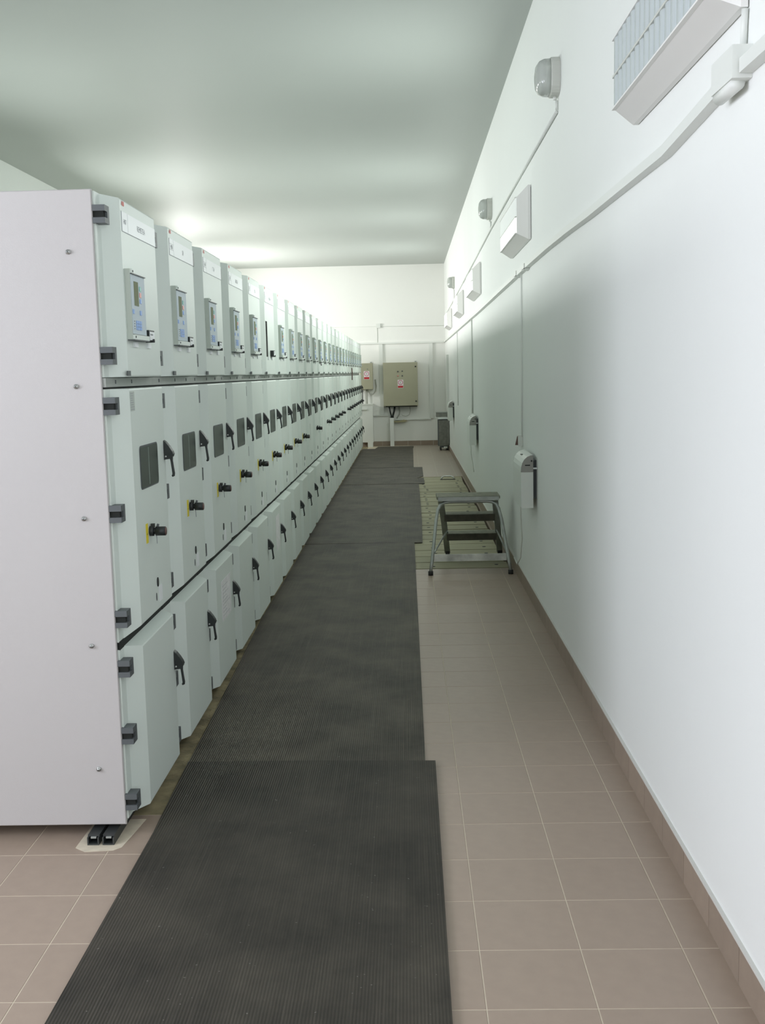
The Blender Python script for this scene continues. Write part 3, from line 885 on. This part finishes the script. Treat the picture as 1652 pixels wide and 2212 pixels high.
heater(7.46, 1.105, 'nearest white wall heater, above the step stool on the right wall')
heater(13.66, 1.128, 'middle white wall heater on the right wall')
heater(20.7, 1.125, 'farthest white wall heater, just in front of the grey trolley')
pipe('heater_cord', 'thin white cord hanging from the nearest wall heater to the floor behind the step stool', [(XR - .06, 8.0, 0.735), (XR - .055, 8.05, 0.6), (XR - .03, 8.2, 0.4), (XR - .022, 8.4, 0.22), (XR - .03, 8.6, 0.13), (XR - .02, 8.95, 0.125)], 0.005, M_HEAT, 'cord')
pipe('heater_cord', 'thin cord hanging below the middle wall heater', [(XR - .07, 14.2, 0.755), (XR - .06, 14.3, 0.6), (XR - .03, 14.4, 0.45), (XR - .02, 14.42, 0.36), (XR - .012, 14.5, 0.34)], 0.005, M_HEAT, 'cord')
so = thing('wall_socket', 'white wall socket above the nearest heater with a small red tag', 'socket', (XR, 8.42, 1.105))
put('box', MB().box(-0.035, -0.0005, -0.045, 0.045, 0.0, 0.085, M_PVC), so)
put('plug', MB().loft([[(-0.035, 0.0, 0.005), (-0.035, 0.04, 0.005), (-0.035, 0.04, 0.075), (-0.035, 0.0, 0.075)], [(-0.055, 0.01, 0.005), (-0.055, 0.03, 0.005), (-0.04, 0.03, 0.07), (-0.04, 0.01, 0.07)]], M_DARKRED), so)
hs = thing('thermostat', 'small grey thermostat box under the far end of the middle heater', 'thermostat', (XR, 14.40, 0.80))
put('box', MB().box(-0.10, -0.03, -0.05, 0.05, 0, 0.08, M_HEATC), hs); put('bracket', MB().box(-0.03, -0.0005, -0.02, 0.02, 0.02, 0.06, M_PVC), hs)

# ---------------------------------------------------------------- step stool
st = thing('step_stool', 'worn aluminium step stool with treads standing half on the boards by right wall', 'stool', (0.5, 9.3, 0))
def P(x, y_, z): return (x - 0.5, y_ - 9.3, z)
ZT = 0.605
put('front_leg_hoop', MB().tube([P(0.165, 8.87, 0.03), P(0.18, 8.92, 0.12), P(0.222, 9.06, 0.44), P(0.240, 9.11, 0.525), P(0.262, 9.125, 0.562), P(0.295, 9.135, 0.58), P(0.34, 9.14, 0.586),
                                P(0.66, 9.14, 0.586), P(0.705, 9.135, 0.58), P(0.738, 9.125, 0.562), P(0.758, 9.11, 0.525), P(0.778, 9.06, 0.44), P(0.822, 8.92, 0.12), P(0.835, 8.87, 0.03)], 0.0145, M_ALU, 12), st)
for x in (0.165, 0.835): put('rubber_foot', MB().cyl(P(x, 8.87, 0.0), P(x, 8.872, 0.035), 0.021, M_RUBBER, 12), st)
pf = MB(); pf.box(0.232 - .5, 0.772 - .5, 9.115 - 9.3, 9.42 - 9.3, ZT + 0.004, ZT + 0.028, M_TREAD); pf.box(0.242 - .5, 0.762 - .5, 9.10 - 9.3, 9.115 - 9.3, ZT - 0.008, ZT + 0.024, M_ALU); pf.box(0.252 - .5, 0.752 - .5, 9.13 - 9.3, 9.41 - 9.3, ZT - 0.002, ZT + 0.004, M_ALU)
put('top_platform', pf, st)
for sgn, xt, xb in ((-1, 0.268, 0.345), (1, 0.735, 0.832)):
    s_ = MB(); w = 0.026; dep = 0.05
    rings = []
    for (x, yy, z) in ((xt, 9.22, ZT - 0.004), ((xt + xb) / 2, 9.56, 0.33), (xb, 9.93, 0.012)):
        rings.append([P(x - w, yy - dep / 2, z), P(x + w, yy - dep / 2, z), P(x + w, yy + dep / 2, z), P(x - w, yy + dep / 2, z)])
    s_.loft(rings, M_ALU)
    put('stringer', s_, st)
    put('rubber_foot', MB().box(xb - .018 - .5, xb + .018 - .5, 9.88 - 9.3, 9.98 - 9.3, 0.0, 0.03, M_RUBBER), st)
    bx = xb - 0.012 * sgn
    put('brace', MB().tube([P(0.186 if sgn < 0 else 0.816, 8.94, 0.16), P(xt + (xb - xt) * .62 - .016 * -sgn * -1, 9.58, 0.27)], 0.008, M_ALU, 8), st)
for z, yc in ((0.445, 9.42), (0.238, 9.66)):
    xa = 0.268 + (0.345 - 0.268) * (ZT - z) / ZT + 0.014; xb_ = 0.735 + (0.832 - 0.735) * (ZT - z) / ZT - 0.014
    t_ = MB(); t_.box(xa - .5, xb_ - .5, yc - 0.055 - 9.3, yc + 0.150 - 9.3, z - 0.004, z, M_TREAD)
    t_.box(xa - .5, xb_ - .5, yc - 0.058 - 9.3, yc - 0.052 - 9.3, z - 0.062, z - 0.003, M_TREADF)
    t_.box(xa - .5, xb_ - .5, yc + 0.144 - 9.3, yc + 0.150 - 9.3, z - 0.045, z - 0.003, M_TREADF)
    put('tread', t_, st)
cb = MB(); cb.box(0.196 - .5, 0.806 - .5, 8.935 - 9.3, 8.953 - 9.3, 0.105, 0.163, M_PAINTBAR)
put('cross_bar', cb, st, label='pale paint-splashed cross bar')

# ---------------------------------------------------------------- far wall
def sign(cx, z, yf, parent):
    s_ = MB(); h = 0.075
    s_.box(cx - 0.065, cx + 0.065, yf - 0.002, yf - 0.0004, z - 0.115, z + 0.075, M_SIGNW)
    n = 20; ro, ri = 0.056, 0.043
    outer = [(cx + ro * math.cos(2 * math.pi * k / n), z + 0.012 + ro * math.sin(2 * math.pi * k / n)) for k in range(n)]
    inner = [(cx + ri * math.cos(2 * math.pi * k / n), z + 0.012 + ri * math.sin(2 * math.pi * k / n)) for k in range(n)]
    vs = [(a, yf - 0.003, b) for a, b in outer] + [(a, yf - 0.003, b) for a, b in inner]
    s_.add(vs, [(k, (k + 1) % n, n + (k + 1) % n, n + k) for k in range(n)], M_SIGNR)
    s_.add([(cx + 0.5 * dx, yf - 0.0028, z + 0.012 + dz) for dx, dz in ((-.016, -.03), (.016, -.03), (.016, .03), (-.016, .03))], [(0, 1, 2, 3)], M_HOSE)
    s_.box(cx - 0.060, cx + 0.060, yf - 0.003, yf - 0.002, z - 0.108, z - 0.062, M_SIGNB)
    return put('warning_sign', s_, parent, label='white warning sign with red ring over a red bar')


def enclosure(x0, x1, z0, z1, dep, label, big):
    cx = (x0 + x1) / 2
    t = thing('wall_enclosure', label, 'enclosure', (cx, YF, z0))
    hw = (x1 - x0) / 2; h = z1 - z0
    put('body', MB().box(-hw, hw, -dep + 0.02, -0.0005, 0, h, M_BOX), t)
    d = MB(); e = 0.006
    def ring(yy, q): return [(-hw + q, yy, q), (hw - q, yy, q), (hw - q, yy, h - q), (-hw + q, yy, h - q)]
    d.loft([ring(-dep + 0.018, 0.002), ring(-dep + e, 0.002), ring(-dep, e)], M_BOX)
    put('door', d, t)
    if big:
        for dz in (h - 0.10, 0.105): put('lock', MB().cyl((hw - 0.045, -dep - 0.012, dz), (hw - 0.045, -dep + .001, dz), 0.018, M_BLACK, 10), t)
        for i, (dx, dz, m_) in enumerate(((-.055, h - .205, M_HINGE), (.045, h - .20, M_HINGE), (-.055, h - .305, M_PINK), (.045, h - .302, M_HINGE))):
            put('indicator_light', MB().cyl((dx, -dep - 0.015, dz), (dx, -dep + .001, dz), 0.016, m_, 10), t)
        sign(0.0, h - 0.47, -dep, t)
        put('gland_plate', MB().box(-hw + .04, hw - .02, -dep + .03, -0.02, -0.02, -0.0005, M_GAP), t)
        put('mounting_lug', MB().box(hw - .06, hw - .02, -0.02, -0.0005, h, h + 0.03, M_RAIL), t)
    else:
        put('lock', MB().cyl((0.02, -dep - 0.006, h - 0.13), (0.02, -dep + .001, h - 0.13), 0.012, M_RAIL, 10), t)
        sign(0.0, h - 0.255, -dep, t)
        put('mounting_lug', MB().box(hw - .06, hw - .02, -0.02, -0.0005, h, h + 0.03, M_RAIL), t)
    return t


enclosure(-0.552, 0.240, 0.93, 1.925, 0.25, 'large beige electrical enclosure with four indicator lights on far wall', True)
enclosure(-1.075, -0.790, 1.325, 1.925, 0.22, 'smaller beige electrical enclosure at the end of the cabinet row', False)


def wall_box(name, label, x0, x1, z0, z1, dep, cat='duct', mt=M_PVC):
    o = put(name, MB().box(-(x1 - x0) / 2, (x1 - x0) / 2, -dep, -0.0005, 0, z1 - z0, mt), None, ((x0 + x1) / 2, YF, z0))
    o['label'] = label; o['category'] = cat; return o


wall_box('cable_duct', 'white vertical duct left of the large enclosure on far wall', -0.64, -0.555, 0.735, 2.355, 0.045)
wall_box('cable_duct', 'white vertical duct right of the large enclosure on far wall', 0.515, 0.60, 0.63, 2.355, 0.04)
wall_box('cable_duct', 'horizontal white duct across the far wall above the enclosures', -1.6, XR - 0.04, 2.357, 2.397, 0.04)
wall_box('cable_duct', 'short horizontal white duct low on far wall between the two pedestals', -0.795, -0.43, 0.70, 0.728, 0.045)
wall_box('cable_duct', 'long horizontal white duct low on far wall under the large enclosure', -0.295, 0.535, 0.598, 0.625, 0.045)
pipe('conduit', 'thin horizontal conduit high on the far wall', [(-1.9, YF - .008, 2.768), (-0.7, YF - .008, 2.764), (0.88, YF - .008, 2.745)], 0.006)
pipe('conduit', 'thin vertical conduit from the junction box down to the far wall duct', [(-0.672, YF - .008, 2.72), (-0.672, YF - .008, 2.398)], 0.007)
jb2 = thing('junction_box', 'small white junction box high on the far wall', 'box', (-0.64, YF, 2.725))
put('box', MB().box(-0.05, 0.05, -0.045, -0.0005, 0, 0.10, M_PVC), jb2); put('lid', MB().box(-0.044, 0.044, -0.05, -0.045, 0.006, 0.094, M_PVC), jb2)

pd = thing('cable_pedestal', 'white boxed cable riser standing at the end of the cabinet row', 'riser', (-0.94, 24.9, 0))
put('column', MB().box(-0.17, 0.135, -0.12, 0.1995, 0.11, 0.97, M_PVC).box(0.0, 0.12, -0.12, 0.187, 0.0, 0.11, M_PVC), pd)
put('lip', MB().box(-0.165, 0.0, -0.15, -0.12, 0.86, 0.89, M_PVC), pd)
put('lid', MB().box(-0.175, 0.14, -0.13, 0.1995, 0.97, 0.99, M_PVC), pd)
rs = put('cable_riser', MB().box(-0.045, 0.045, -0.09, 0.0865, 0.0, 0.655, M_PVC), None, (-0.375, 25.0, 0.0)); rs['label'] = 'narrow white riser under the black cables of the large enclosure'; rs['category'] = 'riser'
for i, (xa, lab) in enumerate(((-0.43, 'left black cable entering the narrow riser'), (-0.30, 'right black cable entering the narrow riser'))):
    pipe('power_cable', lab, [(xa, YF - .12, 0.905), (xa + (0.02 if i == 0 else -0.02), YF - .11, 0.80), (-0.385 + i * .035, YF - .10, 0.70), (-0.385 + i * .035, YF - .10, 0.657)], 0.022 if i else 0.017, M_BLACK, 'cable')
pipe('control_cable', 'thin grey looping cable under the large enclosure', [(0.05, YF - .10, 0.905), (0.06, YF - .10, 0.80), (0.03, YF - .09, 0.72), (-0.05, YF - .09, 0.685), (-0.12, YF - .08, 0.70), (-0.15, YF - .08, 0.735)], 0.009, M_HOSE, 'cable')
pipe('control_cable', 'second thin grey cable bundle hanging under the large enclosure', [(-0.20, YF - .035, 0.905), (-0.19, YF - .03, 0.80), (-0.20, YF - .03, 0.73), (-0.23, YF - .03, 0.69), (-0.26, YF - .03, 0.64)], 0.014, M_HOSE, 'cable')
wd = put('cover_offcut', MB().prism([(-0.15, 0.0), (0.10, 0.0), (0.17, 0.035), (0.08, 0.06), (0.0, 0.035), (-0.15, 0.030)], 'Y', -0.09, -0.0005, M_WEDGE), None, (-0.18, YF - 0.0, 0.548)); wd['label'] = 'loose olive end piece of duct hanging under the large enclosure'; wd['category'] = 'duct cover'
pipe('flexible_hose', 'grey flexible hose curving from the smaller enclosure', [(-0.735, YF - .03, 1.55), (-0.72, YF - .03, 1.40), (-0.735, YF - .04, 1.28), (-0.80, YF - .06, 1.21), (-0.88, YF - .08, 1.22), (-0.92, YF - .09, 1.32)], 0.014, M_HOSE, 'hose')
pipe('conduit', 'dark vertical pipe from the smaller enclosure to the riser, left one', [(-1.045, YF - .06, 1.325), (-1.045, YF - .06, 0.992)], 0.012, M_HINGE)
pipe('conduit', 'grey vertical pipe from the smaller enclosure to the riser, right one', [(-0.945, YF - .06, 1.322), (-0.940, YF - .06, 0.992)], 0.014, M_HOSE)

# grey trolley in the far right corner with a crate behind
tl = thing('equipment_trolley', 'dusty grey steel trolley box on casters in far right corner', 'trolley', (0.745, 23.45, 0))
put('cabinet', MB().box(-0.085, 0.125, -0.2, 0.25, 0.10, 0.655, M_MESH), tl)
put('top_rim', MB().box(-0.095, 0.13, -0.21, 0.26, 0.675, 0.70, M_WHITE), tl, label='pale top rim')
put('dark_gap_band', MB().box(-0.085, 0.125, -0.2, 0.25, 0.655, 0.675, M_BLACK), tl)  # black band standing in for the shadow under the rim
put('side_post', MB().box(-0.098, -0.085, -0.2, 0.25, 0.10, 0.655, M_HINGE), tl)
put('base', MB().box(-0.06, 0.12, -0.18, 0.22, 0.06, 0.10, M_HINGE), tl)
for x in (-0.045, 0.10):
    for yy in (-0.15, 0.18): put('caster', MB().cyl((x - .015, yy, 0.032), (x + .015, yy, 0.032), 0.032, M_RUBBER, 12), tl)
put('caster_guard', MB().box(0.02, 0.095, -0.215, -0.20, 0.05, 0.085, M_PVC), tl)
bt = thing('vent_box', 'grey slatted metal box set on top of the grey trolley', 'box', (0.735, 23.5, 0.70))
put('case', MB().box(-0.12, 0.14, -0.10, 0.10, 0.015, 0.11, M_MESH), bt)
put('edge', MB().box(-0.125, 0.14, -0.105, 0.105, 0.11, 0.122, M_RAIL), bt)
put('foot_rail', MB().box(-0.14, 0.10, -0.11, 0.11, 0.0, 0.015, M_PVC), bt)
